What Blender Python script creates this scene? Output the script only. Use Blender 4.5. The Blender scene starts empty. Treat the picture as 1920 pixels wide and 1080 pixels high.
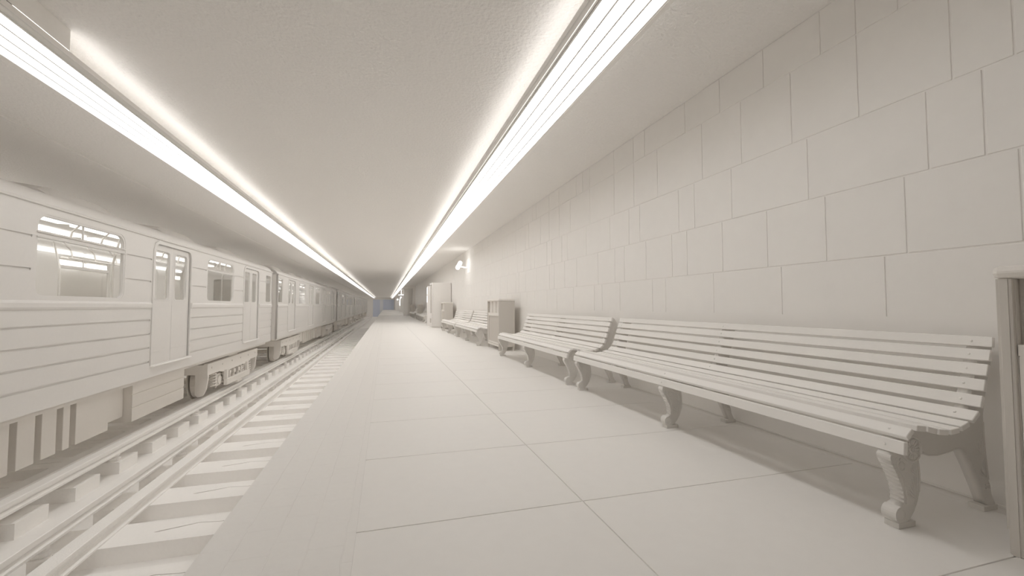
import bpy, bmesh, math, random
from math import sin, cos, pi, atan, radians
from mathutils import Vector, Matrix
random.seed(7)
S = bpy.context.scene
COL = S.collection

# ------------------------------------------------------------------ materials
def mat(name, color, rough=0.6, spec=0.3, bump=0.0, scale=40.0, detail=3.0, metallic=0.0, dist=0.01, stretch=None):
    m = bpy.data.materials.new(name); m.use_nodes = True
    nt = m.node_tree; b = nt.nodes['Principled BSDF']
    b.inputs['Roughness'].default_value = rough
    b.inputs['Metallic'].default_value = metallic
    if 'Specular IOR Level' in b.inputs: b.inputs['Specular IOR Level'].default_value = spec
    tc = nt.nodes.new('ShaderNodeTexCoord')
    mp = nt.nodes.new('ShaderNodeMapping')
    if stretch: mp.inputs['Scale'].default_value = stretch
    nt.links.new(tc.outputs['Object'], mp.inputs['Vector'])
    n = nt.nodes.new('ShaderNodeTexNoise')
    n.inputs['Scale'].default_value = scale; n.inputs['Detail'].default_value = detail
    nt.links.new(mp.outputs['Vector'], n.inputs['Vector'])
    cr = nt.nodes.new('ShaderNodeValToRGB')
    cr.color_ramp.elements[0].position = 0.3; cr.color_ramp.elements[1].position = 0.7
    c = Vector(color)
    cr.color_ramp.elements[0].color = (*(c * 0.985), 1); cr.color_ramp.elements[1].color = (*c, 1)
    nt.links.new(n.outputs['Fac'], cr.inputs['Fac'])
    nt.links.new(cr.outputs['Color'], b.inputs['Base Color'])
    if bump > 0:
        bp = nt.nodes.new('ShaderNodeBump'); bp.inputs['Strength'].default_value = bump
        bp.inputs['Distance'].default_value = dist
        nt.links.new(n.outputs['Fac'], bp.inputs['Height'])
        nt.links.new(bp.outputs['Normal'], b.inputs['Normal'])
    return m

def emis(name, color, strength):
    m = bpy.data.materials.new(name); m.use_nodes = True
    nt = m.node_tree; nt.nodes.clear()
    o = nt.nodes.new('ShaderNodeOutputMaterial'); e = nt.nodes.new('ShaderNodeEmission')
    e.inputs['Color'].default_value = (*color, 1); e.inputs['Strength'].default_value = strength
    nt.links.new(e.outputs[0], o.inputs['Surface'])
    return m

CLAY = (0.89, 0.872, 0.848)
M_wall = mat('pale_wall_stone', CLAY, 0.65, 0.25, 0.25, 9.0, 6.0, dist=0.004)
M_plaster = mat('rough_plaster', CLAY, 0.8, 0.2, 1.0, 34.0, 6.0, dist=0.013)
M_floor = mat('smooth_floor_slabs', (0.84, 0.823, 0.80), 0.55, 0.3, 0.15, 14.0, 5.0, dist=0.002)  # lowered tone paints in the platform's weaker light
M_bench = mat('painted_wood', CLAY, 0.55, 0.3, 0.12, 30.0, 4.0, dist=0.002, stretch=(8, 0.5, 8))
M_iron = mat('painted_cast_iron', (0.73, 0.71, 0.68), 0.6, 0.3, 0.2, 60.0, 3.0, dist=0.002)
M_bin = mat('painted_bin_panels', (0.82, 0.79, 0.75), 0.55, 0.3, 0.15, 20.0, 4.0, dist=0.002, stretch=(10, 10, 0.4))
M_binend = mat('bin_ends_shaded', (0.62, 0.59, 0.55), 0.5, 0.3, 0.1, 20.0, 3.0, dist=0.002, stretch=(10, 10, 0.4))  # ends and posts darkened: occlusion shade put into the colour
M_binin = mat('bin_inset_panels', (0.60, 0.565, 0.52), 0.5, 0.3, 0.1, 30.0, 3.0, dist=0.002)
M_train = mat('painted_train_body', (0.78, 0.762, 0.74), 0.5, 0.35, 0.12, 25.0, 3.0, dist=0.003)
M_under = mat('underframe_paint', (0.82, 0.79, 0.75), 0.5, 0.35, 0.15, 30.0, 3.0, dist=0.003)
M_gap = mat('rubber_gangway', (0.55, 0.52, 0.48), 0.7, 0.2)
M_rail = mat('rail_paint', (0.94, 0.925, 0.905), 0.45, 0.4, 0.1, 40.0, 3.0, dist=0.002)  # rail, sleeper and trackbed tones raised to carry the track's stronger light
M_railrough = mat('weathered_rail', (0.94, 0.925, 0.905), 0.6, 0.3, 0.5, 70.0, 5.0, dist=0.006)
M_sleeper = mat('concrete_sleeper', (0.96, 0.945, 0.925), 0.7, 0.2, 0.5, 26.0, 5.0, dist=0.006)
M_ground = mat('trackbed_concrete', (0.93, 0.915, 0.895), 0.7, 0.2, 0.25, 8.0, 5.0, dist=0.008)
M_housing = mat('light_housing', (0.92, 0.90, 0.87), 0.5, 0.3)
M_blue = mat('haze_tinted_wall', (0.68, 0.73, 0.85), 0.6, 0.2)  # bluish far haze put into the colour, on the pillar too
M_bluep = mat('haze_tinted_pillar', (0.80, 0.82, 0.87), 0.6, 0.2)
M_chrome = mat('polished_trim', (0.85, 0.83, 0.8), 0.25, 0.5, metallic=0.6)
TUBE = 3.9
M_tube = emis('fluorescent_tube', (1.0, 0.982, 0.962), TUBE)
M_tube_mid = emis('fluorescent_tube_brighter', (1.0, 0.982, 0.962), 4.6)
M_tube_far = emis('fluorescent_tube_far', (1.0, 0.982, 0.962), 1.35)
M_fill = emis('fill_tube', (1.0, 0.982, 0.962), 7.5)  # added fill, hidden behind the train
M_fin = mat('light_divider', (0.95, 0.94, 0.92), 0.5, 0.3)
M_side = emis('side_slot_tube', (1.0, 0.982, 0.962), 5.4)
M_side2 = emis('outer_side_tube', (1.0, 0.982, 0.962), 3.2)
M_lamp = emis('lamp_lens', (1.0, 0.98, 0.95), 5.0)
M_carlight = emis('carriage_light', (1.0, 0.98, 0.95), 2.4)
M_cove = emis('soft_glow', (1.0, 0.98, 0.95), 1.5)
M_faint = emis('faint_glow', (1.0, 0.98, 0.95), 3.0)

def tactile_mat():
    m = mat('edge_paving', (0.83, 0.813, 0.79), 0.6, 0.25, 0.0, 30.0)
    nt = m.node_tree; b = nt.nodes['Principled BSDF']
    tc = nt.nodes.new('ShaderNodeTexCoord')
    mp = nt.nodes.new('ShaderNodeMapping'); mp.inputs['Rotation'].default_value = (0, 0, radians(90))
    no = nt.nodes.new('ShaderNodeTexNoise'); no.inputs['Scale'].default_value = 9.0; no.inputs['Detail'].default_value = 5
    mx = nt.nodes.new('ShaderNodeMixRGB'); mx.blend_type = 'ADD'; mx.inputs['Fac'].default_value = 0.02
    br = nt.nodes.new('ShaderNodeTexBrick')
    br.offset = 0.58; br.inputs['Scale'].default_value = 1.0
    br.inputs['Brick Width'].default_value = 0.228; br.inputs['Row Height'].default_value = 0.1425
    br.inputs['Mortar Size'].default_value = 0.0028; br.inputs['Mortar Smooth'].default_value = 0.2
    nt.links.new(tc.outputs['Object'], mp.inputs['Vector'])
    nt.links.new(tc.outputs['Object'], no.inputs['Vector'])
    nt.links.new(mp.outputs['Vector'], mx.inputs['Color1']); nt.links.new(no.outputs['Color'], mx.inputs['Color2'])
    nt.links.new(mx.outputs['Color'], br.inputs['Vector'])
    n2 = nt.nodes.new('ShaderNodeTexNoise'); n2.inputs['Scale'].default_value = 45.0
    nt.links.new(tc.outputs['Object'], n2.inputs['Vector'])
    ma = nt.nodes.new('ShaderNodeMath'); ma.operation = 'MULTIPLY_ADD'; ma.inputs[1].default_value = -1.0
    m2 = nt.nodes.new('ShaderNodeMath'); m2.operation = 'MULTIPLY'; m2.inputs[1].default_value = 0.12
    nt.links.new(n2.outputs['Fac'], m2.inputs[0])
    n3 = nt.nodes.new('ShaderNodeTexNoise'); n3.inputs['Scale'].default_value = 3.5
    nt.links.new(tc.outputs['Object'], n3.inputs['Vector'])
    rg = nt.nodes.new('ShaderNodeMapRange'); rg.inputs['From Min'].default_value = 0.38; rg.inputs['From Max'].default_value = 0.6; rg.inputs['To Min'].default_value = 0.15
    nt.links.new(n3.outputs['Fac'], rg.inputs['Value'])
    m3 = nt.nodes.new('ShaderNodeMath'); m3.operation = 'MULTIPLY'
    nt.links.new(br.outputs['Fac'], m3.inputs[0]); nt.links.new(rg.outputs['Result'], m3.inputs[1])
    nt.links.new(m3.outputs[0], ma.inputs[0]); nt.links.new(m2.outputs[0], ma.inputs[2])
    bp = nt.nodes.new('ShaderNodeBump'); bp.inputs['Strength'].default_value = 0.7; bp.inputs['Distance'].default_value = 0.006
    nt.links.new(ma.outputs[0], bp.inputs['Height']); nt.links.new(bp.outputs['Normal'], b.inputs['Normal'])
    return m
M_tactile = tactile_mat()

def glass_mat():
    m = bpy.data.materials.new('window_glass'); m.use_nodes = True
    nt = m.node_tree; nt.nodes.clear()
    o = nt.nodes.new('ShaderNodeOutputMaterial'); mx = nt.nodes.new('ShaderNodeMixShader')
    t = nt.nodes.new('ShaderNodeBsdfTransparent'); g = nt.nodes.new('ShaderNodeBsdfGlossy')
    t.inputs['Color'].default_value = (0.93, 0.93, 0.92, 1)
    g.inputs['Roughness'].default_value = 0.07; g.inputs['Color'].default_value = (0.95, 0.94, 0.93, 1)
    f = nt.nodes.new('ShaderNodeLayerWeight'); f.inputs['Blend'].default_value = 0.5
    pw = nt.nodes.new('ShaderNodeMath'); pw.operation = 'POWER'; pw.inputs[1].default_value = 4.0
    a = nt.nodes.new('ShaderNodeMath'); a.operation = 'MULTIPLY_ADD'; a.inputs[1].default_value = 0.8; a.inputs[2].default_value = 0.06
    nt.links.new(f.outputs['Facing'], pw.inputs[0]); nt.links.new(pw.outputs[0], a.inputs[0]); nt.links.new(a.outputs[0], mx.inputs['Fac'])
    nt.links.new(t.outputs[0], mx.inputs[1]); nt.links.new(g.outputs[0], mx.inputs[2])
    nt.links.new(mx.outputs[0], o.inputs['Surface'])
    return m
M_glass = glass_mat()

# ------------------------------------------------------------------ mesh helpers
class MB:
    def __init__(s): s.bm = bmesh.new()
    def box(s, x0, x1, y0, y1, z0, z1, bev=0.0):
        vs = [s.bm.verts.new((x, y, z)) for x in (x0, x1) for y in (y0, y1) for z in (z0, z1)]
        fs = []
        for q in ((0, 1, 3, 2), (4, 6, 7, 5), (0, 4, 5, 1), (2, 3, 7, 6), (0, 2, 6, 4), (1, 5, 7, 3)):
            fs.append(s.bm.faces.new([vs[i] for i in q]))
        if bev > 0:
            es = list({e for f in fs for e in f.edges})
            bmesh.ops.bevel(s.bm, geom=es, offset=bev, segments=2, affect='EDGES', profile=0.5)
        return s
    def prism(s, pts, a, b, axis='y'):
        # pts: outline in the plane normal to axis; extruded from a to b
        def P(p, t):
            if axis == 'y': return (p[0], t, p[1])
            if axis == 'x': return (t, p[0], p[1])
            return (p[0], p[1], t)
        A = [s.bm.verts.new(P(p, a)) for p in pts]; B = [s.bm.verts.new(P(p, b)) for p in pts]
        n = len(pts)
        s.bm.faces.new(A); s.bm.faces.new(B[::-1])
        for i in range(n):
            s.bm.faces.new((A[i], B[i], B[(i + 1) % n], A[(i + 1) % n]))
        return s
    def tube(s, pts, r, seg=8, closed=False):
        pts = [Vector(p) for p in pts]; n = len(pts); rings = []
        for i, p in enumerate(pts):
            if closed: d = pts[(i + 1) % n] - pts[i - 1]
            else: d = pts[min(i + 1, n - 1)] - pts[max(i - 1, 0)]
            d.normalize()
            up = Vector((0, 0, 1)) if abs(d.z) < 0.9 else Vector((0, 1, 0))
            u = d.cross(up).normalized(); v = d.cross(u).normalized()
            rr = r[i] if isinstance(r, (list, tuple)) else r
            rings.append([s.bm.verts.new(p + (u * cos(2 * pi * k / seg) + v * sin(2 * pi * k / seg)) * rr) for k in range(seg)])
        m = n if closed else n - 1
        for i in range(m):
            a, b = rings[i], rings[(i + 1) % n]
            for k in range(seg):
                s.bm.faces.new((a[k], a[(k + 1) % seg], b[(k + 1) % seg], b[k]))
        if not closed:
            s.bm.faces.new(rings[0]); s.bm.faces.new(rings[-1][::-1])
        return s
    def cyl(s, p0, p1, r, seg=16): return s.tube([p0, p1], r, seg)
    def ring(s, c, R, r, axis='y', n=28, seg=6):
        pts = []
        for k in range(n):
            a = 2 * pi * k / n
            if axis == 'y': pts.append((c[0] + R * cos(a), c[1], c[2] + R * sin(a)))
            elif axis == 'x': pts.append((c[0], c[1] + R * cos(a), c[2] + R * sin(a)))
            else: pts.append((c[0] + R * cos(a), c[1] + R * sin(a), c[2]))
        return s.tube(pts, r, seg, closed=True)
    def add_mesh(s, me, M=None):
        if M is not None: me.transform(M)
        s.bm.from_mesh(me)
        return s
    def mesh(s, name):
        bmesh.ops.recalc_face_normals(s.bm, faces=s.bm.faces)
        me = bpy.data.meshes.new(name); s.bm.to_mesh(me); s.bm.free(); return me
    def build(s, name, m, parent=None, smooth=False, **kw):
        me = s.mesh(name); return obj(name, me, m, parent, smooth, **kw)

def obj(name, me, m, parent=None, smooth=False, loc=None):
    o = bpy.data.objects.new(name, me); COL.objects.link(o)
    if m is not None:
        me.materials.clear(); me.materials.append(m)
    if smooth:
        for p in me.polygons: p.use_smooth = True
    if parent is not None: o.parent = parent
    if loc is not None: o.location = loc
    return o

def tag(o, label=None, cat=None, group=None, kind=None):
    if label: o['label'] = label
    if cat: o['category'] = cat
    if group: o['group'] = group
    if kind: o['kind'] = kind
    return o

def empty(name, loc, label=None, cat=None, group=None):
    o = bpy.data.objects.new(name, None); COL.objects.link(o); o.location = loc
    o.empty_display_size = 0.1
    return tag(o, label, cat, group)

def copy_tree(o, parent=None):
    c = o.copy(); COL.objects.link(c)
    if parent is not None: c.parent = parent
    for ch in list(o.children): copy_tree(ch, c)
    return c

def rrect(a0, a1, b0, b1, r=0.05, n=5, rt=None):
    rt = r if rt is None else rt
    out = []
    for (cx, cy, a, rr) in ((a1 - rt, b1 - rt, 0, rt), (a0 + rt, b1 - rt, pi / 2, rt), (a0 + r, b0 + r, pi, r), (a1 - r, b0 + r, 1.5 * pi, r)):
        for k in range(n + 1):
            t = a + pi / 2 * k / n
            out.append((cx + rr * cos(t), cy + rr * sin(t)))
    return out

def plate(outlines, thick, name='plate'):
    """2D filled curve (outer outline + holes) extruded -> mesh; lies in local XY, thickness along Z (0..thick)"""
    cu = bpy.data.curves.new(name, 'CURVE'); cu.dimensions = '2D'; cu.fill_mode = 'BOTH'
    cu.extrude = thick / 2
    for pts in outlines:
        sp = cu.splines.new('POLY'); sp.points.add(len(pts) - 1)
        for p, q in zip(sp.points, pts): p.co = (q[0], q[1], 0, 1)
        sp.use_cyclic_u = True
    o = bpy.data.objects.new(name, cu); COL.objects.link(o)
    dg = bpy.context.evaluated_depsgraph_get()
    me = bpy.data.meshes.new_from_object(o.evaluated_get(dg), depsgraph=dg)
    bpy.data.objects.remove(o); bpy.data.curves.remove(cu)
    me.transform(Matrix.Translation((0, 0, thick / 2)))
    return me
# local (a,b,t) -> world (x=t, y=a, z=b)
M_YZ = Matrix(((0, 0, 1, 0), (1, 0, 0, 0), (0, 1, 0, 0), (0, 0, 0, 1)))
# local (a,b,t) -> world (x=a, y=t, z=b)
M_XZ = Matrix(((1, 0, 0, 0), (0, 0, 1, 0), (0, 1, 0, 0), (0, 0, 0, 1)))
def plate_mb(outlines, thick, M):
    me = plate(outlines, thick); mb = MB(); mb.add_mesh(me, M); bpy.data.meshes.remove(me)
    bmesh.ops.remove_doubles(mb.bm, verts=mb.bm.verts, dist=1e-5)
    return mb

# ------------------------------------------------------------------ dimensions
CEIL = 3.11; WX = 2.96; EDGE = -0.71; SLEEP_Z = -1.40; BED = -1.58; RAIL_Z = -1.26
Y0, Y1 = -6.0, 110.0
LWALL = -8.6

# ------------------------------------------------------------------ setting
mb = MB()
mb.box(EDGE - 0.0, WX, Y0, 46.6, -0.25, -0.005)
# floor slabs with open joints
ys = [2.057 + 0.935 * k for k in range(-8, 48)]
g = 0.003
for a, b in zip(ys[:-1], ys[1:]):
    b = min(b, 46.6)
    if a >= 46.6: break
    for x0, x1 in ((-0.113, 0.983), (0.983, 2.868)):
        mb.box(x0 + (g if x0 > 0 else 0), x1 - g, a + g, b - g, -0.02, 0.0, 0.0015)
mb.box(2.868, WX, Y0, 46.6, -0.02, -0.001)
tag(mb.build('floor', M_floor), 'smooth pale platform floor of large slabs with thin joints', kind='structure')
mb = MB(); mb.box(EDGE, -0.113, Y0, 46.6, -0.05, 0.0)
tag(mb.build('trim_1', M_tactile), 'strip of small paving blocks along the platform edge', kind='structure')
mb = MB(); mb.box(EDGE - 0.0, EDGE + 0.12, Y0, Y1, BED, -0.06)
tag(mb.build('wall_platform_edge', M_wall), 'face of the platform below its edge', kind='structure')
# low steps at the far end
mb = MB()
for k, (ya, z) in enumerate(((46.6, 0.02), (57.0, 0.05), (70.0, 0.08))):
    mb.box(EDGE + 0.05 * k, WX, ya, Y1, -0.3 if k == 0 else 0.01, z)
tag(mb.build('trim_2', M_floor), 'low broad steps at the far end of the platform', kind='structure')
mb = MB(); mb.box(LWALL, EDGE, Y0, Y1, BED - 0.2, BED)
tag(mb.build('floor_trackbed', M_ground), 'flat concrete trackbed below the platform', kind='structure')
# ceiling
mb = MB(); mb.box(-4.15, WX + 0.3, Y0, Y1, CEIL, CEIL + 0.2); mb.box(LWALL, -4.15, Y0, Y1, CEIL + 0.035, CEIL + 0.2)
mb.box(-4.30, -4.10, Y0, Y1, CEIL - 0.012, CEIL + 0.1)
tag(mb.build('ceiling', M_plaster), 'long flat ceiling of rough pale plaster', kind='structure')
# left, back, front walls
mb = MB(); mb.box(LWALL - 0.2, LWALL, Y0, Y1, BED - 0.2, CEIL + 0.2)
tag(mb.build('wall_left', M_wall), kind='structure')
mb = MB(); mb.box(LWALL, WX, Y0 - 0.2, Y0, BED - 0.2, CEIL + 0.2)
tag(mb.build('wall_back', M_wall), kind='structure')
mb = MB(); mb.box(LWALL, -2.95, Y1, Y1 + 0.3, BED - 0.2, CEIL + 0.2); mb.box(-2.95, WX, Y1, Y1 + 0.3, 2.6, CEIL + 0.2)
mb.box(2.0, WX, Y1, Y1 + 0.3, 0, 2.6)
tag(mb.build('wall_front', M_wall), kind='structure')
mb = MB(); mb.box(-3.0, -1.35, Y1 + 0.05, Y1 + 0.2, BED, 2.62); mb.box(-0.6, 2.02, Y1 + 0.05, Y1 + 0.2, 0, 2.62)
tag(mb.build('trim_3', M_blue), 'end wall beyond the platform and track, bluish haze put into its colour', kind='structure')
mb = MB(); mb.box(-1.35, -0.6, Y1 - 0.1, Y1 + 0.2, BED, 2.6)
tag(mb.build('trim_4', M_bluep), 'pillar between the two end walls, tinted with the same bluish haze', kind='structure')

# right wall: backing + staggered slabs with fine open joints
def joints(seq, lo=-0.6, hi=20.0):
    u = [1.88 + 0.2405 * k for k in seq]
    while u[0] > lo: u.insert(0, u[0] - 0.2405 * random.choice((2, 3, 2)))
    while u[-1] < hi: u.append(u[-1] + 0.2405 * random.choice((2, 3, 2, 1, 3)))
    u[-1] = hi
    return u
rows = [(0.93, 1.31, [0, 3, 6, 9, 10, 13, 15, 16, 19, 22]),
        (1.31, 1.772, [-.5, 1.5, 3.5, 5.5, 7.5, 8.5, 10.5, 12.5, 13.5, 15.5, 18.5, 20.5, 22.5, 23.5]),
        (1.772, 2.23, [-2, -1, 2, 5, 7, 8, 11, 12, 14, 17]),
        (2.23, 2.786, [-2.5, -1.5, .5, 2.5, 4.5, 6.5, 9.5, 11.5]),
        (2.786, CEIL, [-.5, .5, 1.5, 3.5, 5.5, 7.5, 10.5])]
mb = MB(); mb.box(WX - 0.0085, WX + 0.3, Y0, 20.0, -0.3, CEIL + 0.2); mb.box(WX, WX + 0.3, 20.0, 45.6, -0.3, CEIL + 0.2)
mb.box(WX - 0.0143, WX, Y0, 20.0, -0.02, 0.937)
gw = 0.0045
for z0, z1, seq in rows:
    J = joints(seq)
    for a, b in zip(J[:-1], J[1:]):
        mb.box(WX - 0.014, WX + 0.01, a + gw, b - gw, z0 + (gw if z0 > 1 else 0), z1 - gw, 0.0028)
mb.box(WX - 0.014, WX + 0.01, Y0, -0.9, 0.93, CEIL)
tag(mb.build('wall_right', M_wall), 'long pale wall of large staggered stone slabs', kind='structure')
mb = MB(); mb.box(WX - 0.02, WX - 0.012, Y0, 20.0, 0.0, 0.012)
tag(mb.build('baseboard_right', M_wall), kind='structure')
# far portal: beam, pillar, recess panel
mb = MB(); mb.box(1.62, WX + 0.3, 45.6, 46.3, 2.80, CEIL + 0.1)
tag(mb.build('trim_5', M_wall), 'lowered beam across the far end of the slab wall', kind='structure')
mb = MB(); mb.box(1.82, 2.28, 46.3, 47.0, 0.0, CEIL, 0.01)
tag(mb.build('trim_6', M_wall), 'square pillar under the lowered beam', kind='structure')
mb = MB(); mb.box(2.28, WX + 0.3, 47.4, 47.6, 0.0, CEIL); mb.box(WX, WX + 0.3, 45.6, 47.6, -0.2, CEIL)
mb.box(2.7, WX, 45.65, 46.0, 0.0, 2.8)
mb.box(2.28, WX, 47.6, Y1, 0.0, CEIL)
tag(mb.build('wall_far_right', M_wall), kind='structure')

# ------------------------------------------------------------------ light rows
def light_row(name, x0, x1, inner, label, ya=0.8, yb=108.0, group='two long rows of ceiling strip lights'):
    """x0..x1 tube band; inner = +1 if the platform centre lies towards +x"""
    r = empty(name, ((x0 + x1) / 2, ya, CEIL), label, 'light fixture', group)
    T = Matrix.Translation((-(x0 + x1) / 2, -ya, -CEIL))
    def fin(mb, nm, m):
        bmesh.ops.transform(mb.bm, matrix=T, verts=mb.bm.verts)
        return mb.build(nm, m, r)
    w = (x1 - x0); ZB = 2.90
    xa, xb = x0 - 0.012, x1 + 0.012
    q = (lambda a, b: (xb + a, xb + b)) if inner > 0 else (lambda a, b: (xa - b, xa - a))
    mb = MB()
    mb.box(xa, xb, ya, yb, ZB + .02, ZB + .04)                      # back tray
    mb.box((x0 + x1) / 2 - 0.06, (x0 + x1) / 2 + 0.06, ya, yb, ZB + .035, CEIL - .001)   # spine up to the ceiling
    a, b = q(0, .012); mb.box(a, b, ya, yb, ZB - .004, ZB + .045)
    a, b = q(.020 if inner < 0 else .010, .052); mb.box(a, b, ya, yb, ZB - .004, ZB + .008)
    a, b = q(.050, .058); mb.box(a, b, ya, yb, ZB - .004, ZB + .040)
    q2 = (lambda a, b: (xb + a, xb + b)) if inner < 0 else (lambda a, b: (xa - b, xa - a))
    a, b = q2(0, .034); mb.box(a, b, ya, yb, ZB - .004, ZB + .012)
    a, b = q2(.030, .034); mb.box(a, b, ya, yb, ZB + .010, ZB + .030)
    fin(mb, 'housing', M_housing)
    for k in range(5):
        x = x0 + w * k / 4
        mb = MB(); mb.prism([(x - .006, ZB + .02), (x - .0065, ZB - .008), (x + .0065, ZB - .008), (x + .006, ZB + .02)], ya, yb, 'y')
        fin(mb, 'divider_fin', M_fin)
    def seg(lo, hi):
        yy = lo
        while yy < hi - 0.01:
            y2 = min(hi, yy + 1.8); yield yy, y2; yy = y2
    runs = ((ya, 8.0, M_tube), (8.0, 27.0, M_tube_mid), (27.0, yb, M_tube_far))  # middle run brightened, far run dimmed, to shape the light on the floor
    for k in range(4):
        a = x0 + w * k / 4 + 0.008; b = x0 + w * (k + 1) / 4 - 0.008
        c = (a + b) / 2; rr = (b - a) / 2
        prof = [(c + rr * cos(t), ZB + .016 - 0.014 * sin(t)) for t in [pi * i / 6 for i in range(7)]]
        for lo, hi, m in runs:
            mb = MB()
            for yy, y2 in seg(lo, hi):
                for p, q_ in zip(prof[:-1], prof[1:]):
                    v = [mb.bm.verts.new(c3) for c3 in ((p[0], yy, p[1]), (q_[0], yy, q_[1]), (q_[0], y2, q_[1]), (p[0], y2, p[1]))]
                    mb.bm.faces.new(v)
            bmesh.ops.remove_doubles(mb.bm, verts=mb.bm.verts, dist=1e-4)
            fin(mb, 'light_tube', m)
    if inner < 0:
        mb = MB(); a, b = q(.0125, .0195)
        for yy, y2 in seg(ya, yb): mb.box(a, b, yy, y2, ZB + .006, ZB + .012)
        fin(mb, 'slot_tube', M_cove)
    mb = MB(); a, b = q2(.004, .026)
    for yy, y2 in seg(ya, yb): mb.box(a, b, yy, y2, ZB + .022, ZB + .028)
    fin(mb, 'side_tube', M_side2)
    # slim up-facing tube that washes the ceiling on the platform side
    mb = MB(); a, b = q(.013, .049)
    for yy, y2 in seg(ya, yb): mb.box(a, b, yy, y2, ZB + .028, ZB + .036)
    fin(mb, 'side_tube', M_side)
    return r, fin
L, finL = light_row('strip_light', -2.805, -2.405, +1, 'long bright four-tube ceiling light row above the tracks')
mb = MB(); mb.box(-2.55, -2.335, 2.9, 4.02, 2.945, CEIL - .001)
finL(mb, 'ballast_box', M_housing)
mb = MB(); mb.prism([(-2.335, 2.945), (-2.32, CEIL - .001), (-2.46, CEIL - .001), (-2.46, 2.945)], 3.05, 3.5, 'y')
finL(mb, 'ballast_box', M_housing)
R, finR = light_row('strip_light', 1.258, 1.655, -1, 'long bright four-tube ceiling light row above the platform, nearer the stone wall')
# unseen fill tubes, added to brighten the ceiling and tracks behind the train
r = empty('fill_lamp_row', (LWALL, 0, 2.2), 'unseen row of fill tubes added along the wall behind the train', 'light fixture')
mb = MB(); mb.box(0.001, .05, Y0 + 1, Y1 - 2, -.09, .09, .005); mb.build('lamp_base', M_housing, r)
mb = MB()
for k in range(0, 50): mb.cyl((.09, -4 + 2.2 * k, 0), (.09, -4 + 2.2 * k + 2.0, 0), .05, 10)
mb.build('light_tube', M_fill, r)

# ------------------------------------------------------------------ track
def rail_profile(cx, top, base, head, foot, flip=1):
    hh = 0.035; web = 0.02
    return [(cx - head / 2, top - hh), (cx - head / 2, top - 0.006), (cx - head / 2 + 0.006, top), (cx + head / 2 - 0.006, top), (cx + head / 2, top - 0.006),
            (cx + head / 2, top - hh), (cx + web, top - hh - 0.02), (cx + web, base + 0.035), (cx + foot / 2, base + 0.018), (cx + foot / 2, base),
            (cx - foot / 2, base), (cx - foot / 2, base + 0.018), (cx - web, base + 0.035), (cx - web, top - hh - 0.02)]
def rail(name, cx, top, base, head, foot, m, label, group, cat='rail', web=None):
    mb = MB(); mb.prism([(p[0] - cx, p[1] - base) for p in rail_profile(cx, top, base, head, foot)], 0, Y1 - 16 - (-2), 'y')
    o = mb.build(name, m, loc=(cx, -2, base)); tag(o, label, cat, group); return o
rail('running_rail', -2.80, RAIL_Z, SLEEP_Z, 0.15, 0.20, M_railrough, 'rough-topped running rail nearest the platform edge, on the sleeper tops', 'running rails')
rail('running_rail', -4.40, RAIL_Z, SLEEP_Z, 0.17, 0.20, M_rail, 'greyish running rail that the near wheels of the train stand on', 'running rails')
rail('running_rail', -5.94, RAIL_Z, SLEEP_Z, 0.15, 0.20, M_rail, 'running rail hidden deep under the far side of the train', 'running rails')
def contact_rail(cx, label):
    r = empty('contact_rail', (cx, -2, BED), label, 'rail', 'raised contact rails')
    prof = [(-0.068, -1.155), (-0.068, -1.15), (-0.062, -1.145), (0.062, -1.145), (0.068, -1.15), (0.068, -1.20), (0.03, -1.215), (0.03, -1.235),
            (0.095, -1.245), (0.095, -1.27), (-0.095, -1.27), (-0.095, -1.245), (-0.03, -1.235), (-0.03, -1.215), (-0.068, -1.20)]
    MB().prism([(p[0], p[1] - BED) for p in prof], 0, Y1 - 16 + 2, 'y').build('rail_bar', M_rail, r)
    base = MB()
    b = None
    zb = (SLEEP_Z if cx < -3.5 else SLEEP_Z)
    n = 0
    for k in range(1, 16):
        y = 2.35 + 1.95 * k * 1.5
        mbk = MB()
        y = y + 2
        for (z, rr) in ((0.0, .05), (.03, .085), (.05, .06), (.075, .085), (.095, .06), (.12, .08)):
            pass
        prof2 = [(0, .05), (.0, .05)]
        pts = [(0, y, zz - BED) for zz in (SLEEP_Z, SLEEP_Z + .02, SLEEP_Z + .02, SLEEP_Z + .04, SLEEP_Z + .04, SLEEP_Z + .07, SLEEP_Z + .07, SLEEP_Z + .09, SLEEP_Z + .09, -1.27)]
        rads = [.085, .085, .06, .06, .08, .08, .055, .055, .07, .07]
        # stacked ribs
        for i in range(0, 10, 2):
            mbk.tube([pts[i], (pts[i + 1][0], pts[i + 1][1], pts[i + 1][2] + 0.0005)], rads[i], 18)
        mbk.build('insulator', M_rail, r)
    return r
contact_rail(-3.125, 'bright raised contact rail second from the platform edge')
contact_rail(-3.995, 'bright raised contact rail close beside the near wheels of the train')

# sleepers: concrete block in two halves with a bent crack between them
def sleeper_mesh(xl, xr, crack, mirror=False):
    mb = MB(); W = 0.505; h = SLEEP_Z - BED
    pts = crack
    def piece(side):
        off = [(x, y + side * wd) for x, y, wd in pts]
        if side < 0: poly = [(xl, 0), (xr, 0)] + off[::-1] + [(xl, pts[0][1])]
        else: poly = [(xl, pts[0][1])] + off + [(xr, W), (xl, W)]
        mb.prism(poly, 0.0, h, 'z')
    piece(-1); piece(1)
    return mb.mesh('sleeper')
near = sleeper_mesh(-3.25, -0.9, [(-2.34, .225, 0.0), (-2.30, .235, .014), (-2.12, .285, .012), (-1.95, .335, .007), (-1.75, .25 + .05, .006), (-0.9, .30, .006)])
far = sleeper_mesh(-7.0, -3.9, [(-5.65, .24, 0.0), (-5.6, .24, .012), (-5.2, .26, .01), (-4.9, .26, .008), (-4.7, .26, .006), (-3.9, .26, 0.0)])
n_s = 0
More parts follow.
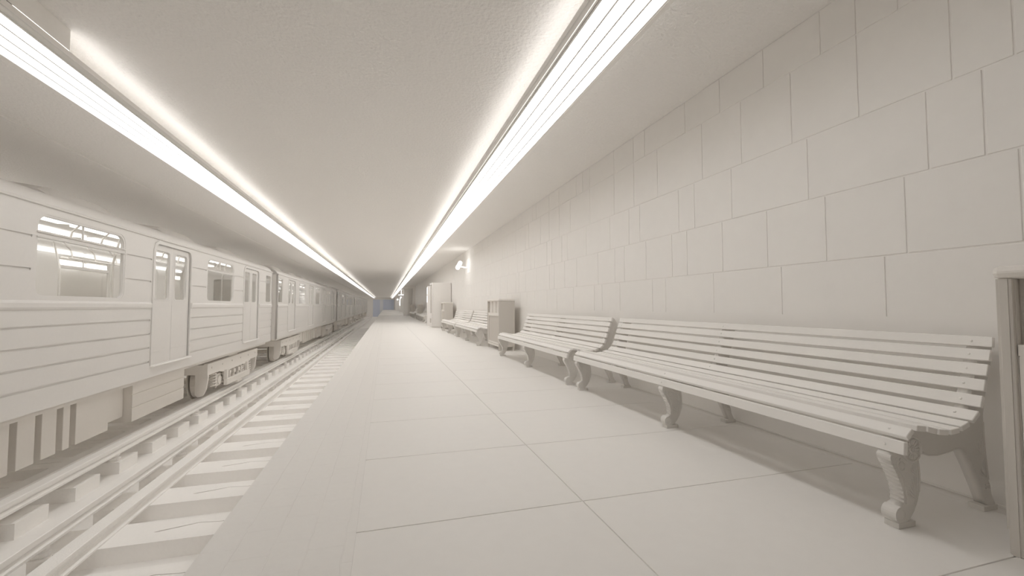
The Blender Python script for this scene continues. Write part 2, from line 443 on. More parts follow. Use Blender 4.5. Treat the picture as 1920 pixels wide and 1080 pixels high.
for k in range(-2, 46):
    y = 5.325 + 0.975 * k
    for me, lab, grp, cx in ((near, 'broad pale concrete sleeper in the row beside the platform edge', 'sleepers of the track beside the platform', -2.0),
                             (far, 'broad pale concrete sleeper in the row under the train', 'sleepers of the track under the train', -5.4)):
        me2 = me
        o = bpy.data.objects.new('sleeper', me2); COL.objects.link(o)
        if not me2.materials: me2.materials.append(M_sleeper)
        o.location = (0, y - (0.0 if me is near else 0.1), BED)
        tag(o, lab, 'sleeper', grp)

# ------------------------------------------------------------------ bench
BX, BY = 2.55, 1.35
def bench_proto():
    r = empty('bench', (BX, BY, 0), 'x', 'bench', 'slatted benches along the stone wall')
    T = Matrix.Translation((-BX, -BY, 0))
    Lb = 3.46
    def fin(mb, nm, m, parent=r, smooth=False):
        bmesh.ops.transform(mb.bm, matrix=T, verts=mb.bm.verts)
        return mb.build(nm, m, parent, smooth)
    legs = [1.400, 3.055, 4.700]
    def slat(p, q, th, nm, bolt=True, wedge=0.0):
        # p,q: the two outer-face corners (x,z) of the slat section; th goes to the back/below
        d = Vector((q[0] - p[0], q[1] - p[1])); nrm = Vector((d.y, -d.x)).normalized() * th
        poly = [p, q, (q[0] + nrm.x, q[1] + nrm.y), (p[0] + nrm.x, p[1] + nrm.y)]
        mb = MB(); mb.prism(poly, BY, BY + Lb, 'y')
        bmesh.ops.bevel(mb.bm, geom=list(mb.bm.edges), offset=0.0025, segments=1, affect='EDGES')
        if bolt:
            c = (Vector(p) + Vector(q)) / 2; o = -nrm.normalized()
            for ly in legs:
                y = ly + 0.028
                for yy in ((y,)):
                    a = c + o * -0.002; b = c + o * 0.003
                    mb.tube([(a.x, yy, a.y), (b.x, yy, b.y), ((c + o * 0.0045).x, yy, (c + o * 0.0045).y)], [0.0065, 0.0055, 0.002], 10)
        return fin(mb, nm, M_bench)
    slat((2.187, .345), (2.194, .402), .024, 'seat_slat')
    slat((2.205, .424), (2.247, .458), .024, 'seat_slat')
    for p, q in (((2.277, .469), (2.339, .461)), ((2.352, .458), (2.413, .443)), ((2.426, .440), (2.487, .433)), ((2.501, .433), (2.560, .438)), ((2.573, .442), (2.630, .460))):
        slat(p, q, .026, 'seat_slat', bolt=False)
    for p, q in (((2.651, .463), (2.701, .504)), ((2.714, .520), (2.734, .573)), ((2.742, .595), (2.759, .648)), ((2.767, .666), (2.784, .720)),
                 ((2.792, .737), (2.809, .789)), ((2.819, .802), (2.828, .850))):
        slat(p, q, .022, 'back_slat')
    outline = [(2.222, .024), (2.207, .038), (2.203, .058), (2.208, .078), (2.222, .094), (2.240, .100), (2.256, .106),
               (2.259, .14), (2.252, .18), (2.231, .221), (2.203, .272), (2.187, .296), (2.180, .318), (2.186, .338), (2.214, .346), (2.216, .400), (2.232, .408),
               (2.272, .434), (2.36, .427), (2.43, .411), (2.505, .404), (2.575, .410), (2.632, .430), (2.675, .452), (2.722, .500), (2.742, .556),
               (2.768, .620), (2.793, .690), (2.818, .762), (2.842, .800), (2.850, .842), (2.870, .848), (2.900, .83), (2.922, .79), (2.904, .711), (2.875, .629), (2.847, .533),
               (2.832, .47), (2.829, .37), (2.836, .265), (2.850, .145), (2.862, .12), (2.868, .078), (2.895, .024), (2.842, .024), (2.826, .06), (2.797, .119),
               (2.747, .213), (2.692, .302), (2.665, .317), (2.630, .318), (2.57, .306), (2.49, .298), (2.43, .304), (2.392, .322), (2.378, .318),
               (2.352, .300), (2.363, .25), (2.367, .2), (2.360, .15), (2.345, .105), (2.320, .065), (2.290, .034), (2.262, .024)]
    def leg(ly, mb_only=False):
        T2 = T
        mb = plate_mb([outline], 0.055, M_XZ @ Matrix.Translation((0, 0, ly)))
        # rolled scroll ends and beaded front edge
        mb.cyl((2.234, ly - .003, .062), (2.234, ly + .058, .062), .036, 20)
        mb.cyl((2.200, ly - .002, .318), (2.200, ly + .057, .318), .021, 16)
        for (x, z) in ((2.196, .283), (2.208, .262), (2.220, .241), (2.231, .220), (2.242, .199), (2.250, .178), (2.255, .157), (2.258, .136), (2.257, .116)):
            mb.cyl((x + .0055, ly - .0015, z), (x + .0055, ly + .0565, z), .0078, 8)
        L_ = fin(mb, 'leg_frame', M_iron)
        # foot plates
        for (a, b) in ((2.218, 2.326), (2.805, 2.907)):
            m2 = MB(); m2.box(a, b, ly - .002, ly + .060, 0.0, 0.025, 0.002); fin(m2, 'foot_plate', M_iron, L_)
        # rosettes on both faces
        for yy, sg in ((ly, -1), (ly + .055, 1)):
            m2 = MB(); c = (2.316, yy, .346)
            m2.cyl((c[0], yy - .004 * 1, c[2]), (c[0], yy + .004, c[2]), .060, 30)
            yo = yy + sg * .004
            m2.ring((c[0], yo, c[2]), .056, .0055); m2.ring((c[0], yo, c[2]), .047, .0022); m2.ring((c[0], yo, c[2]), .015, .004, n=14)
            for k in range(14):
                a = 2 * pi * k / 14
                m2.tube([(c[0] + .021 * cos(a), yo, c[2] + .021 * sin(a)), (c[0] + .033 * cos(a), yo + sg * .001, c[2] + .033 * sin(a)), (c[0] + .042 * cos(a), yo, c[2] + .042 * sin(a))], [.0015, .0042, .0055], 6)
            m2.cyl((c[0], yo, c[2]), (c[0], yo + sg * .004, c[2]), .008, 8)
            fin(m2, 'rosette', M_iron, L_)
            # raised leaf relief
            m2 = MB()
            def ln(pts, r): m2.tube([(x, yy, z) for x, z in pts], r, 6)
            ln([(2.338, .292), (2.347, .26), (2.352, .215), (2.349, .165), (2.338, .125), (2.322, .098)], .003)
            ln([(2.358, .292), (2.364, .25), (2.366, .2), (2.359, .15)], .003)
            ln([(2.215, .318), (2.222, .285), (2.245, .245), (2.262, .21), (2.272, .17), (2.276, .13), (2.270, .105)], .004)
            for (bx, bz, tips) in ((2.345, .218, ((2.318, .272), (2.325, .279), (2.333, .284), (2.311, .262), (2.30, .252))),
                                   (2.335, .120, ((2.30, .20), (2.308, .21), (2.318, .216), (2.329, .22), (2.292, .185), (2.286, .165), (2.283, .145)))):
                for t in tips:
                    m2.tube([(bx, yy, bz), ((bx * .35 + t[0] * .65), yy, bz * .35 + t[1] * .65), (t[0], yy, t[1])], [.0015, .0050, .0015], 6)
            m2.ring((2.252, yy, .275), .020, .003, n=16); m2.cyl((2.245, yy - .002, .305), (2.245, yy + .002, .305), .008, 10)
            m2.ring((2.234, yy + sg * .002, .062), .024, .003, n=18)
            # rear leg: two sprays of leaves, a collar and an edge bead
            for (bx, bz, tx, tz, n_) in ((2.812, .275, 2.793, .372, 5), (2.830, .165, 2.806, .250, 5)):
                for k in range(n_):
                    f = k / (n_ - 1)
                    ex = tx - .034 * f + .02; ez = tz - .062 * f
                    m2.tube([(bx, yy, bz + .012 * (1 - f)), (bx * .45 + ex * .55 - .004, yy, bz * .45 + ez * .55), (ex - .006, yy, ez)], [.0018, .0050, .0018], 6)
                m2.tube([(bx + .002, yy, bz), (tx + .022, yy, tz + .005)], .003, 6)
            m2.tube([(2.822, yy, .128), (2.850, yy, .124)], .0055, 8); m2.tube([(2.824, yy, .112), (2.853, yy, .108)], .0045, 8)
            ln([(2.829, .43), (2.829, .37), (2.835, .265), (2.849, .15)], .0035)
            ln([(2.392, .326), (2.43, .308), (2.49, .302), (2.57, .310), (2.63, .321), (2.665, .320)], .0035)
            fin(m2, 'leaf_relief', M_iron, L_)
        # small brackets that hold the back slats
        return L_
    for ly in legs: leg(ly)
    return r
bench_labels = [
 'slatted bench nearest the camera, its iron leg with rosette in the lower right',
 'second slatted bench from the camera, between the nearest bench and the first free-standing bin',
 'slatted bench just behind the first free-standing bin, half hidden by it',
 'slatted bench under the glowing wall lamp, ending at the bin by the tall machine',
 'distant slatted bench just beyond the tall machine, nearest of the four far ones',
 'distant slatted bench beyond the tall machine, directly before the dark far bin',
 'distant slatted bench just behind the dark far bin',
 'farthest slatted bench, beside the last small bin near the pillar']
bp = bench_proto(); bp['label'] = bench_labels[0]
for i, y in enumerate((5.015, 10.61, 14.275, 25.98, 29.65, 35.24, 38.90)):
    c = copy_tree(bp); c.location = (BX, y, 0); c['label'] = bench_labels[i + 1]

# ------------------------------------------------------------------ bins
def bin_proto():
    x0, x1, ya, yb = 2.43, 2.80, 0.0, 1.14
    r = empty('litter_bin', (2.615, 0.0, 0), 'x', 'bin', 'tall litter bins along the stone wall')
    T = Matrix.Translation((-2.615, 0, 0))
    def fin(mb, nm, m, parent=r):
        bmesh.ops.transform(mb.bm, matrix=T, verts=mb.bm.verts); return mb.build(nm, m, parent)
    # body core
    mb = MB(); mb.box(x0 + .035, x1 - .02, ya + .03, yb - .03, .09, .84); mb.box(x0 + .06, x1 - .02, ya + .03, yb - .03, .84, 1.115)
    mb.box(x0 + .012, x1 - .012, ya + .012, yb - .012, .80, .845); mb.box(x0 + .012, x1 - .012, ya + .012, yb - .012, .085, .13)
    fin(mb, 'body', M_bin)
    for (px, py) in ((x0, ya), (x0, yb - .045), (x1 - .045, ya), (x1 - .045, yb - .045)):
        mb = MB(); mb.box(px, px + .045, py, py + .045, 0.0, 1.115, .006)
        # reeded post
        mb.box(px + .012, px + .033, py - .003, py + .048, .0, 1.11); mb.box(px - .003, px + .048, py + .012, py + .033, .0, 1.11)
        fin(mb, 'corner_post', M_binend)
    mb = MB(); mb.box(x0 - .014, x1 + .01, ya - .014, yb + .014, 1.112, 1.165, .022); fin(mb, 'cap', M_bin)
    # front: framed inset door below, grooved opening panels above
    d = plate_mb([rrect(ya + .05, yb - .05, .14, .80, .004, 1), rrect(ya + .085, yb - .085, .175, .775, .004, 1)], .02, Matrix.Translation((x0 + .012, 0, 0)) @ M_YZ)
    dd = fin(d, 'door', M_bin)
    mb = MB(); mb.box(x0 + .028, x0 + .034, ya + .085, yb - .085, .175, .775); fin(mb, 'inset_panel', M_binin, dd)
    n = 3; wseg = (yb - ya - .09) / n
    for k in range(n):
        a = ya + .045 + k * wseg
        mb = MB()
        for j in range(4):
            w4 = (wseg - .03) / 4
            mb.box(x0 + .045, x0 + .062, a + .015 + j * w4 + .003, a + .015 + (j + 1) * w4 - .003, .85, 1.11, .002)
        fin(mb, 'opening_panel', M_bin)
    for k in range(1, n):
        a = ya + .045 + k * wseg
        mb = MB(); mb.box(x0 + .01, x0 + .06, a - .015, a + .015, .845, 1.115, .004); fin(mb, 'divider', M_bin)
    # ends
    for yy0, yy1 in ((ya + .006, ya + .03), (yb - .03, yb - .006)):
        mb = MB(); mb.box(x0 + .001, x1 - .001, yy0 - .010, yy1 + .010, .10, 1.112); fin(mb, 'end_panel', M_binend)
    return r
bn = bin_proto()
bl = ['tall litter bin cut by the right edge of the picture beside the nearest bench',
      'tall long litter bin standing between the second and third benches',
      'litter bin tucked against the tall machine at the end of the fourth bench',
      'dark distant litter bin between the far benches beyond the tall machine',
      'last small litter bin before the square pillar']
bn['label'] = bl[0]
for i, y in enumerate((9.30, 18.56, 33.9, 44.2)):
    c = copy_tree(bn); c.location = (2.615, y, 0); c['label'] = bl[i + 1]

# ------------------------------------------------------------------ tall machine
r = empty('vending_machine', (2.5, 20.1, 0), 'tall plain cabinet-like machine standing against the wall past the fourth bench', 'machine')
T = Matrix.Translation((-2.5, -20.1, 0))
def fin(mb, nm, m, parent=r):
    bmesh.ops.transform(mb.bm, matrix=T, verts=mb.bm.verts); return mb.build(nm, m, parent)
mb = MB(); mb.box(2.10, 2.94, 20.1, 21.15, 0.06, 2.09, .012); mb.box(2.14, 2.94, 20.14, 21.12, 0, .06); mb.box(2.20, 2.94, 21.15, 22.3, 0.0, 2.0); fin(mb, 'cabinet', M_wall)
mb = plate_mb([rrect(20.1, 21.13, .06, 2.09, .02, 2), rrect(20.2, 21.03, .66, 2.0, .02, 2)], .05, Matrix.Translation((2.05, 0, 0)) @ M_YZ); fin(mb, 'front_frame', M_wall)
mb = MB(); mb.box(2.085, 2.10, 20.2, 21.03, .66, 2.0); fin(mb, 'display_panel', M_binin)
mb = MB(); mb.box(2.04, 2.052, 20.35, 20.9, .22, .42, .003); fin(mb, 'delivery_flap', M_binin)
mb = MB(); mb.box(2.03, 2.09, 22.18, 22.3, 0, 2.02, .01); mb.box(2.09, 2.22, 22.18, 22.3, 0, 2.02); fin(mb, 'side_column', M_wall)
for z0, z1 in ((1.60, 1.95), (1.20, 1.52)):
    mb = MB(); mb.box(2.018, 2.034, 22.2, 22.26, z0, z1, .004); fin(mb, 'glow_strip', M_faint)  # bright vertical highlights put in as glowing strips

# ------------------------------------------------------------------ wall lamp (glowing, on an arm)
r = empty('wall_lamp', (2.946, 16.0, 2.46), 'glowing white wall lamp on a short arm high on the stone wall', 'lamp')
mb = MB(); mb.cyl((0, 0, 0), (-.02, 0, 0), .06, 20); mb.build('wall_plate', M_housing, r)
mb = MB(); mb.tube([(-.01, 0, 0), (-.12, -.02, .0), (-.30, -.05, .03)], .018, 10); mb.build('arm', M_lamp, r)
mb = MB(); mb.tube([(-.27, -.05, .17), (-.28, -.07, .16), (-.44, -.42, -.06), (-.45, -.44, -.07)], [.05, .075, .075, .055], 16); mb.build('lamp_head', M_lamp, r, True)

# far standing lamp and hanging sign rod
r = empty('pole_lamp', (1.72, 56.0, 0.12), 'thin white lit pole lamp with two small heads at the far end', 'lamp')
mb = MB(); mb.tube([(0, 0, 0), (0, 0, .95)], .05, 10); mb.build('pole', M_wall, r)
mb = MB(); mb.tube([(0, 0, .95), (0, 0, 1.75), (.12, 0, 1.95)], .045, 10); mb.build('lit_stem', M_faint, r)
for dx, z in ((-.28, 1.72), (.12, 1.98)):
    mb = MB(); bmesh.ops.create_icosphere(mb.bm, subdivisions=2, radius=.10, matrix=Matrix.Translation((dx, 0, z))); mb.build('lamp_head', M_faint, r, True)
mb = MB(); mb.tube([(-.28, 0, 1.65), (-.28, 0, 1.4), (0, 0, 1.2)], .02, 8); mb.build('arm', M_wall, r)
r = empty('hanging_lamp', (1.95, 58.0, CEIL), 'white lamp hanging from the ceiling on a rod above the pole lamp', 'lamp')
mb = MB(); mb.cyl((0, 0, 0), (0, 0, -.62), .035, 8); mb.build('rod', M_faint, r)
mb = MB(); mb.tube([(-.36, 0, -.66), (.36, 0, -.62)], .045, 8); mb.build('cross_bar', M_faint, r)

# ------------------------------------------------------------------ train
TX = -3.80      # near side plane
TW = 2.70       # width
CL = 19.5
doors = [2.5, 7.38, 12.26, 17.13]; wins = [4.94, 9.82, 14.70]; ends = [(.12, .86), (18.70, 19.42)]
def car_proto():
    # local origin: near side plane, near end, z=0
    r = empty('train_car', (TX, -2.8, 0), 'x', 'train carriage', 'carriages of the train')
    zt = 2.17; zb = -.20
    door_o = [rrect(c - .71, c + .71, -.01, 2.08, .02, 3, rt=.13) for c in doors]
    win_o = [rrect(c - .87, c + .87, 1.10, 2.07, .13, 5, rt=.15) for c in wins]
    end_o = [rrect(a, b, 1.12, 2.05, .08, 4) for a, b in ends]
    slots = []
    bays = []
    edges = [0.02] + [e for c in doors for e in (c - .78, c + .78)] + [CL - .02]
    for k in range(0, len(edges), 2):
        a, b = edges[k] + .02, edges[k + 1] - .0
        if b - a > .3:
            for z in (.762, .527, .301, .063): slots.append([(a, z - .015), (b, z - .015), (b, z + .015), (a, z + .015)])
    blocks = [(c - .93, c + .93) for c in wins]
    for k in range(len(doors)):
        pass
    segs = []
    marks = sorted([(c - .80, c + .80) for c in doors] + [(c - .92, c + .92) for c in wins] + [(a - .04, b + .04) for a, b in ends])
    for (a0, a1), (b0, b1) in zip(marks[:-1], marks[1:]):
        if b0 - a1 > .06: segs.append((a1, b0))
    for a, b in segs:
        for z in (1.787, 1.414): slots.append([(a, z - .014), (b, z - .014), (b, z + .014), (a, z + .014)])
    def side(x_out, sgn):
        # outer skin .014 thick, inner skin behind it
        outer = [(0, zb), (CL, zb), (CL, zt), (0, zt)]
        def flip(l): return l
        mb = plate_mb([outer] + door_o + win_o + end_o + slots, .024, Matrix.Translation((x_out - .024, 0, 0)) @ M_YZ if sgn > 0 else Matrix.Translation((x_out, 0, 0)) @ M_YZ)
        inner = plate([[(0, zb), (CL, zb), (CL, zt), (0, zt)]] + door_o + win_o + end_o, .05)
        mb.add_mesh(inner, Matrix.Translation((x_out - .064, 0, 0)) @ M_YZ if sgn > 0 else Matrix.Translation((x_out + .014, 0, 0)) @ M_YZ)
        xa = x_out - .01 if sgn > 0 else x_out - .02; xb = xa + .03
        # belt moulding
        for k in range(0, len(edges), 2):
            a, b = edges[k], edges[k + 1]
            pr = [(xa + .01, .955), (xb - .012, .96), (xb - .002, .985), (xb - .002, 1.035), (xb - .012, 1.06), (xa + .01, 1.068)]
            mb.prism(pr, a, b, 'y')
            mb.box(xa, xb - .018, a, b, 1.066, 1.074); mb.box(xa, xb - .018, a, b, .945, .953)
        # gutter
        mb.prism([(xa, 2.155), (xb + .0, 2.16), (xb + .005, 2.185), (xa, 2.2)], 0, CL, 'y')
        return mb
    side(0, 1).build('near_side_wall', M_train, r)
    side(-TW, -1).build('far_side_wall', M_train, r)
    # roof: swept section
    sec = [(0.0, 2.165), (-.01, 2.21), (-.05, 2.28), (-.12, 2.335), (-.24, 2.39), (-.5, 2.455), (-.9, 2.52), (-1.35, 2.54)]
    sec = sec + [(-TW - x, z) for x, z in sec[-2::-1]]
    inn = [(x * .97 - .04, z - .05) for x, z in sec]
    mb = MB(); n = len(sec)
    stations = [(.0, .92), (.06, .98), (.16, 1.0), (CL - .16, 1.0), (CL - .06, .98), (CL, .92)]
    prev = None
    for (y, s_) in stations:
        ring = [mb.bm.verts.new((-1.35 + (x + 1.35) * (1 - (1 - s_) * .3), y, 2.165 + (z - 2.165) * s_)) for x, z in sec]
        if prev:
            for i in range(n - 1): mb.bm.faces.new((prev[i], prev[i + 1], ring[i + 1], ring[i]))
        else: mb.bm.faces.new(ring)
        prev = ring
    mb.bm.faces.new(prev[::-1])
    mb.build('roof', M_train, r, True)
    # roof vents (long low scoops)
    k0 = 9.57 - 2.95 * 3
    for k in range(7):
        a = k0 + 2.95 * k; b = a + 1.45
        if b > CL - .2 or a < .1: continue
        v = MB()
        v.bm.verts.ensure_lookup_table()
        P = [(a, 0), (a + .1, .06), (a + .22, .085), (b - .3, .085), (b - .1, .055), (b, 0)]
        pr = None
        for y, h in P:
            ring = [v.bm.verts.new((x, y, z)) for x, z in ((-.22, 2.36), (-.40, 2.47 + h * .75), (-.85, 2.51 + h), (-1.0, 2.5))]
            if pr:
                for i in range(3): v.bm.faces.new((pr[i], pr[i + 1], ring[i + 1], ring[i]))
            else: v.bm.faces.new(ring)
            pr = ring
        v.bm.faces.new(pr[::-1])
        v.build('roof_vent', M_train, r)
    # end walls with gangway doors
    for y in (0.0, CL - .06):
        e = [(-.0, -.2), (-TW, -.2), (-TW, 2.165)] + [(x * .985 - .02, z - .01) for x, z in sec[::-1]] + [(0, 2.165)]
        mb = plate_mb([e, rrect(-1.75, -.95, 0.9, 1.9, .06, 3)], .06, Matrix.Translation((0, y, 0)) @ M_XZ)
        ew = mb.build('end_wall', M_train, r)
        mb = MB(); mb.box(-1.75, -.95, y + .025, y + .032, .9, 1.9); mb.build('pane', M_glass, ew)
    # windows: frame with transom, glass panes
    for side_x, sg in ((0.0, 1), (-TW, -1)):
        xo = side_x - .045 if sg > 0 else side_x + .005
        for c in wins:
            fr = plate_mb([rrect(c - .875, c + .875, 1.095, 2.075, .135, 5, rt=.155), rrect(c - .84, c + .84, 1.125, 1.795, .10, 5, rt=.02), rrect(c - .84, c + .84, 1.855, 2.045, .02, 5, rt=.13)],
                          .04, Matrix.Translation((xo, 0, 0)) @ M_YZ)
            # drip lip over the transom and a slim post in the top light
            lipx = side_x - .01 if sg > 0 else side_x - .01
            fr.box(lipx, lipx + .02, c - .86, c + .86, 1.845, 1.857); fr.box(lipx, lipx + .02, c - .86, c + .86, 1.79, 1.80)
            fr.box(xo + .01, xo + .03, c - .055, c - .045, 1.855, 2.045)
            wf = fr.build('window', M_train, r)
            for z0, z1 in ((1.11, 1.80), (1.85, 2.06)):
                mb = MB(); mb.box(xo + .015, xo + .019, c - .85, c + .85, z0, z1); mb.build('pane', M_glass, wf)
        for a, b in ends:
            fr = plate_mb([rrect(a - .005, b + .005, 1.115, 2.055, .085, 4), rrect(a + .03, b - .03, 1.145, 2.02, .06, 4)], .03, Matrix.Translation((xo + .005, 0, 0)) @ M_YZ)
            wf = fr.build('window', M_train, r)
            mb = MB(); mb.box(xo + .015, xo + .019, a, b, 1.12, 2.05); mb.build('pane', M_glass, wf)
        for c in doors:
            for s2 in (-1, 1):
                a, b = (c - .71, c - .006) if s2 < 0 else (c + .006, c + .71)
                pa, pb = (c - .63, c - .13) if s2 < 0 else (c + .09, c + .57)
                xd = side_x - .055 if sg > 0 else side_x + .02
                dm = plate_mb([rrect(a, b, 0.0, 2.07, .01, 2, rt=.02), rrect(pa, pb, 1.12, 1.975, .06, 4)], .035, Matrix.Translation((xd, 0, 0)) @ M_YZ)
                xs_ = xd + .033 if sg > 0 else xd - .006
                for hole in ((pa - .02, pb + .02),):
                    rim = plate([rrect(pa - .018, pb + .018, 1.102, 1.993, .07, 4), rrect(pa, pb, 1.12, 1.975, .06, 4)], .008)
                    dm.add_mesh(rim, Matrix.Translation((xs_, 0, 0)) @ M_YZ); bpy.data.meshes.remove(rim)
                dm.box(xs_, xs_ + .006, a + .03, b - .03, .215, .225); dm.box(xs_, xs_ + .006, a + .03, b - .03, 1.00, 1.006)
                d_ = dm.build('door', M_train, r)
                mb = MB(); mb.box(xd + .014, xd + .018, pa - .01, pb + .01, 1.11, 1.985); mb.build('pane', M_glass, d_)
            # raised frame round the doorway
            fx = side_x - .002 if sg > 0 else side_x - .016
            fm = plate_mb([rrect(c - .76, c + .76, -.02, 2.135, .01, 2, rt=.17), rrect(c - .71, c + .71, -.021 + .03, 2.08, .01, 3, rt=.13)], .018, Matrix.Translation((fx, 0, 0)) @ M_YZ)
            fm.build('door_frame', M_train, r)
            mb = MB(); sx = side_x - .06 if sg > 0 else side_x - .05
            mb.box(sx, sx + .11, c - .76, c + .76, -.03, -.005, .004); mb.build('door_sill', M_rail, r)
            if sg > 0:
                mb = MB(); mb.cyl((.022, c + .745, .95), (.022, c + .745, 1.06), .022, 10); mb.build('door_guide', M_train, r)
                mb = MB(); mb.cyl((.016, c + .745, .21), (.016, c + .745, .24), .02, 10)
                mb.build('door_guide', M_train, r)
    # inside: floor, ceiling, lights, seats, poles
    mb = MB(); mb.box(-TW + .06, -.06, .06, CL - .06, -.12, -.02); mb.build('floor', M_train, r)
    mb = MB(); mb.prism([(-.07, 2.12), (-.3, 2.26), (-.7, 2.32), (-TW + .7, 2.32), (-TW + .3, 2.26), (-TW + .07, 2.12), (-TW + .07, 2.15), (-TW + .3, 2.29), (-TW + .7, 2.35), (-.7, 2.35), (-.3, 2.29), (-.07, 2.15)], .06, CL - .06, 'y')
    mb.build('inner_ceiling', M_train, r)
    for xx in (-1.0, -TW + 1.0):
        mb = MB()
        for k in range(12): mb.box(xx - .11, xx + .11, .5 + 1.56 * k, .5 + 1.56 * k + 1.3, 2.28, 2.312)
        mb.build('ceiling_lamp_strip', M_carlight, r)
    for xx, hx in ((-.12, .0), (-TW + .13, .0)):  # added glow strips that make the bright band behind the panes
        mb = MB()
        for k in range(12): mb.cyl((xx, .5 + 1.56 * k, 2.11), (xx, .5 + 1.56 * k + 1.45, 2.11), .045, 8)
        mb.build('cove_glow', M_cove, r)
    for c in wins:
        for xx0, xx1, sx in ((-.07, -.50, -1), (-TW + .07, -TW + .50, 1)):
            a, b = c - 1.55, c + 1.55
            x0_, x1_ = sorted((xx0, xx1))
            mb = MB(); mb.box(x0_, x1_, a, b, .02, .42, .02)
            xb0, xb1 = sorted((xx0, xx0 + sx * .1)); mb.box(xb0, xb1, a, b, .42, .92, .02)
            mb.build('seat_bench', M_train, r)
            for yy in (a, b):
                mb = MB(); mb.tube([(xx0 + sx * .05, yy, .9), (xx0 + sx * .3, yy, .95), (xx0 + sx * .42, yy, 1.1), (xx0 + sx * .42, yy, 1.7), (xx0 + sx * .36, yy, 2.0), (xx0 + sx * .30, yy, 2.24)], .017, 8)
                mb.build('handrail', M_chrome, r)
            mb = MB(); mb.tube([(xx0 + sx * .55, a, 1.93), (xx0 + sx * .55, b, 1.93)], .016, 8)
            for yy in (a + .1, a + .8, c, b - .8, b - .1):
                mb.tube([(xx0 + sx * .55, yy, 1.93), (xx0 + sx * .52, yy, 2.08), (xx0 + sx * .42, yy, 2.2), (xx0 + sx * .38, yy, 2.26)], .014, 8)
            mb.build('handrail', M_chrome, r)
    # underframe
    mb = MB(); mb.box(-TW + .1, -.1, .3, CL - .3, -.28, -.12); mb.build('underframe', M_under, r)
    def ubox(name, x0, x1, a, b, z0, z1, bev=.01, grooves=()):
        m_ = MB()
        if not grooves: m_.box(x0, x1, a, b, z0, z1, bev)
        else:
            zs = [z0] + list(grooves) + [z1]
            m_.box(x0, x1 - .012, a, b, z0, z1)
            for p, q in zip(zs[:-1], zs[1:]): m_.box(x1 - .02, x1, a, b, p + .006, q - .006, .003)
        return m_.build(name, M_under, r)
    xf = -.30
    # row of narrow boxes, then a deep box, then a panelled box
    for a, b in ((7.0, 7.35), (7.46, 7.78), (7.88, 8.18), (8.28, 8.62), (8.75, 9.18), (9.29, 9.56), (9.67, 9.92), (10.04, 10.17), (10.29, 11.02)):
        ubox('equipment_box', xf - .5, xf, a, b, -.92, -.2, .006)
    ubox('equipment_box', xf - .75, xf - .12, 11.02, 11.66, -.86, -.2)
    ubox('equipment_box', xf - .62, xf, 11.67, 13.62, -.96, -.2, .01, (-.72, -.50))
    ubox('equipment_box', xf - .62, xf, 5.6, 6.85, -.80, -.2, .01, (-.6,))
    for cy in (3.25, CL - 3.15):
        b_ = MB()
        # side frame beams with bolts
        for bx in (-.20, -TW + .12):
            b_.prism([(cy - 2.0, -.34), (cy + 2.0, -.34), (cy + 2.0, -.60), (cy + 1.3, -.60), (cy + .9, -.66), (cy - .9, -.66), (cy - 1.3, -.60), (cy - 2.0, -.60)], bx, bx + .08, 'x')
        for k in range(6):
            yy = cy - 1.75 + .7 * k; b_.cyl((-.12, yy, -.45), (-.108, yy, -.45), .022, 8)
        b_.box(-TW + .2, -.2, cy - .35, cy + .35, -.62, -.26); b_.box(-TW + .2, -.2, cy - 2.0, cy - 1.9, -.58, -.36); b_.box(-TW + .2, -.2, cy + 1.9, cy + 2.0, -.58, -.36)
        bo = b_.build('bogie', M_under, r)
        for dy in (-1.05, 1.05):
            for wx in (-.62, -TW + .50):
                w_ = MB()
                w_.tube([(wx - .05, cy + dy, -.84), (wx - .045, cy + dy, -.84), (wx + .07, cy + dy, -.84), (wx + .075, cy + dy, -.84)], [.40, .4185, .415, .40], 32)
                w_.tube([(wx - .112, cy + dy, -.84), (wx - .092, cy + dy, -.84)], [.44, .45], 32); w_.cyl((wx - .1, cy + dy, -.84), (wx, cy + dy, -.84), .2, 16)
                w_.cyl((wx + .07, cy + dy, -.84), (wx + .16, cy + dy, -.84), .12, 18); w_.ring((wx + .08, cy + dy, -.84), .33, .02, 'x')
                w_.build('wheel', M_under, bo)
            m_ = MB(); m_.cyl((-TW + .45, cy + dy, -.84), (-.6, cy + dy, -.84), .075, 12); m_.build('axle', M_under, bo)
            m_ = MB(); m_.box(-.44, -.2, cy + dy - .16, cy + dy + .16, -.99, -.68, .02); m_.cyl((-.2, cy + dy, -.84), (-.17, cy + dy, -.84), .11, 16); m_.build('axle_box', M_under, bo)
            for d2 in (-.32, .32):
                m_ = MB()
                pts = [(-.22 + .07 * cos(t), cy + dy + d2 + .07 * sin(t), -.98 + .34 * t / (2 * pi * 5)) for t in [2 * pi * 5 * i / 50 for i in range(51)]]
                m_.tube(pts, .016, 6); m_.build('spring', M_under, bo)
        # contact shoe beam and its hangers
        m_ = MB(); m_.box(-.12, -.04, cy - .95, cy + .95, -1.0, -.86, .006); m_.box(-.2, -.02, cy - .2, cy + .2, -1.06, -1.0)
        m_.box(-.14, -.06, cy - .9, cy - .8, -.88, -.62); m_.box(-.14, -.06, cy + .8, cy + .9, -.88, -.62); m_.build('contact_shoe_beam', M_under, bo)
        # brake gear
        for d2 in (-.45, -.1, .25, .5):
            m_ = MB(); m_.cyl((-.16, cy + d2, -.95), (-.2, cy + d2 + .05, -.6), .045, 10); m_.box(-.3, -.12, cy + d2 - .05, cy + d2 + .07, -.8, -.7, .01); m_.build('brake_gear', M_under, bo)
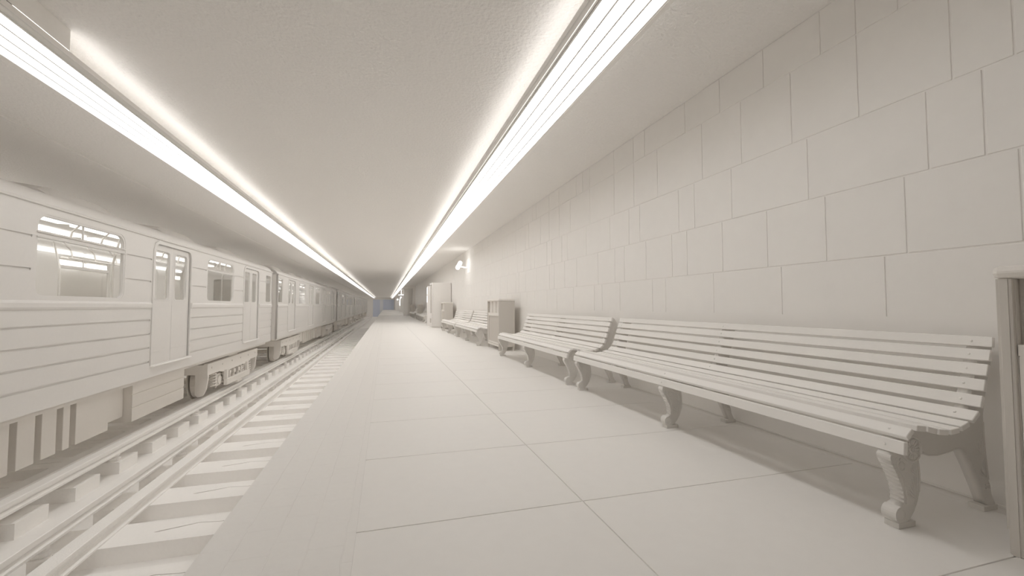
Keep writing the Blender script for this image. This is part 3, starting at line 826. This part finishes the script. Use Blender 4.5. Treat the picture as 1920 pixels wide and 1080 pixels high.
        # end guards
        for d2, t in ((-1.95, .06), (1.89, .06)):
            m_ = MB(); m_.prism([(-.36, -.36), (-.16, -.36), (-.13, -.42), (-.13, -.70), (-.16, -.92), (-.22, -1.06), (-.32, -1.10), (-.38, -1.04), (-.38, -.42)], cy + d2, cy + d2 + t, 'y'); m_.build('wheel_guard', M_under, bo)
    return r
car_labels = ['nearest train carriage, cut by the left edge of the picture',
              'second train carriage, the first one seen whole behind the nearest gap',
              'third train carriage along the far track', 'fourth train carriage, small in the distance',
              'last train carriage, tiny near the haze-blue end wall']
cp = car_proto(); cp['label'] = car_labels[0]
for i in range(1, 5):
    c = copy_tree(cp); c.location = (TX, -2.8 + 20.33 * i, 0); c['label'] = car_labels[i]
# gangways between the carriages
gl = ['dark folded gangway between the first and second carriages', 'dark folded gangway between the second and third carriages',
      'dark folded gangway between the third and fourth carriages', 'dark folded gangway between the fourth and last carriages']
for i in range(4):
    ya = -2.8 + 20.33 * i + CL
    mb = MB()
    for k in range(8):
        a = ya + .02 + k * .1; w = .0 if k % 2 else .03
        mb.box(TX - 2.3 - w, TX - .22 + w, a, a + .09, -.1, 2.2 + w, .004)
    o = mb.build('gangway', M_gap); tag(o, gl[i], 'gangway', 'gangways between the carriages')

# ------------------------------------------------------------------ extra light: the wall lamp's own beam
def point(name, loc, power, rad, color=(1, .98, .95)):
    l = bpy.data.lights.new(name, 'POINT'); l.energy = power; l.shadow_soft_size = rad; l.color = color
    o = bpy.data.objects.new(name, l); COL.objects.link(o); o.location = loc; return o

# ------------------------------------------------------------------ world, camera, view
w = bpy.data.worlds.new('world'); S.world = w; w.use_nodes = True
w.node_tree.nodes['Background'].inputs['Color'].default_value = (.9, .87, .83, 1)
w.node_tree.nodes['Background'].inputs['Strength'].default_value = 0.0

f = 805.5; ph = atan(34 / f); th = atan(237 / f * cos(ph))
Fv = Vector((sin(th) * cos(ph), cos(th) * cos(ph), sin(ph))); Rv = Vector((cos(th), -sin(th), 0)); Uv = Rv.cross(Fv)
cam = bpy.data.cameras.new('camera'); co = bpy.data.objects.new('camera', cam); COL.objects.link(co)
Mx = Matrix((Rv, Uv, -Fv)).transposed().to_4x4(); Mx.translation = (0, 0, 1.0)
co.matrix_world = Mx
cam.sensor_fit = 'HORIZONTAL'; cam.sensor_width = 36; cam.lens = 36 * f / 1920
cam.clip_start = 0.02; cam.clip_end = 500
S.camera = co
S.view_settings.view_transform = 'Standard'; S.view_settings.look = 'None'
S.view_settings.gamma = 1; S.view_settings.exposure = 0.35
S.view_settings.use_curve_mapping = False
S.cycles.max_bounces = 14; S.cycles.diffuse_bounces = 11; S.cycles.glossy_bounces = 4; S.cycles.transparent_max_bounces = 12
S.cycles.use_denoising = True
S.cycles.use_adaptive_sampling = True; S.cycles.adaptive_threshold = 0.035
S.render.use_persistent_data = False
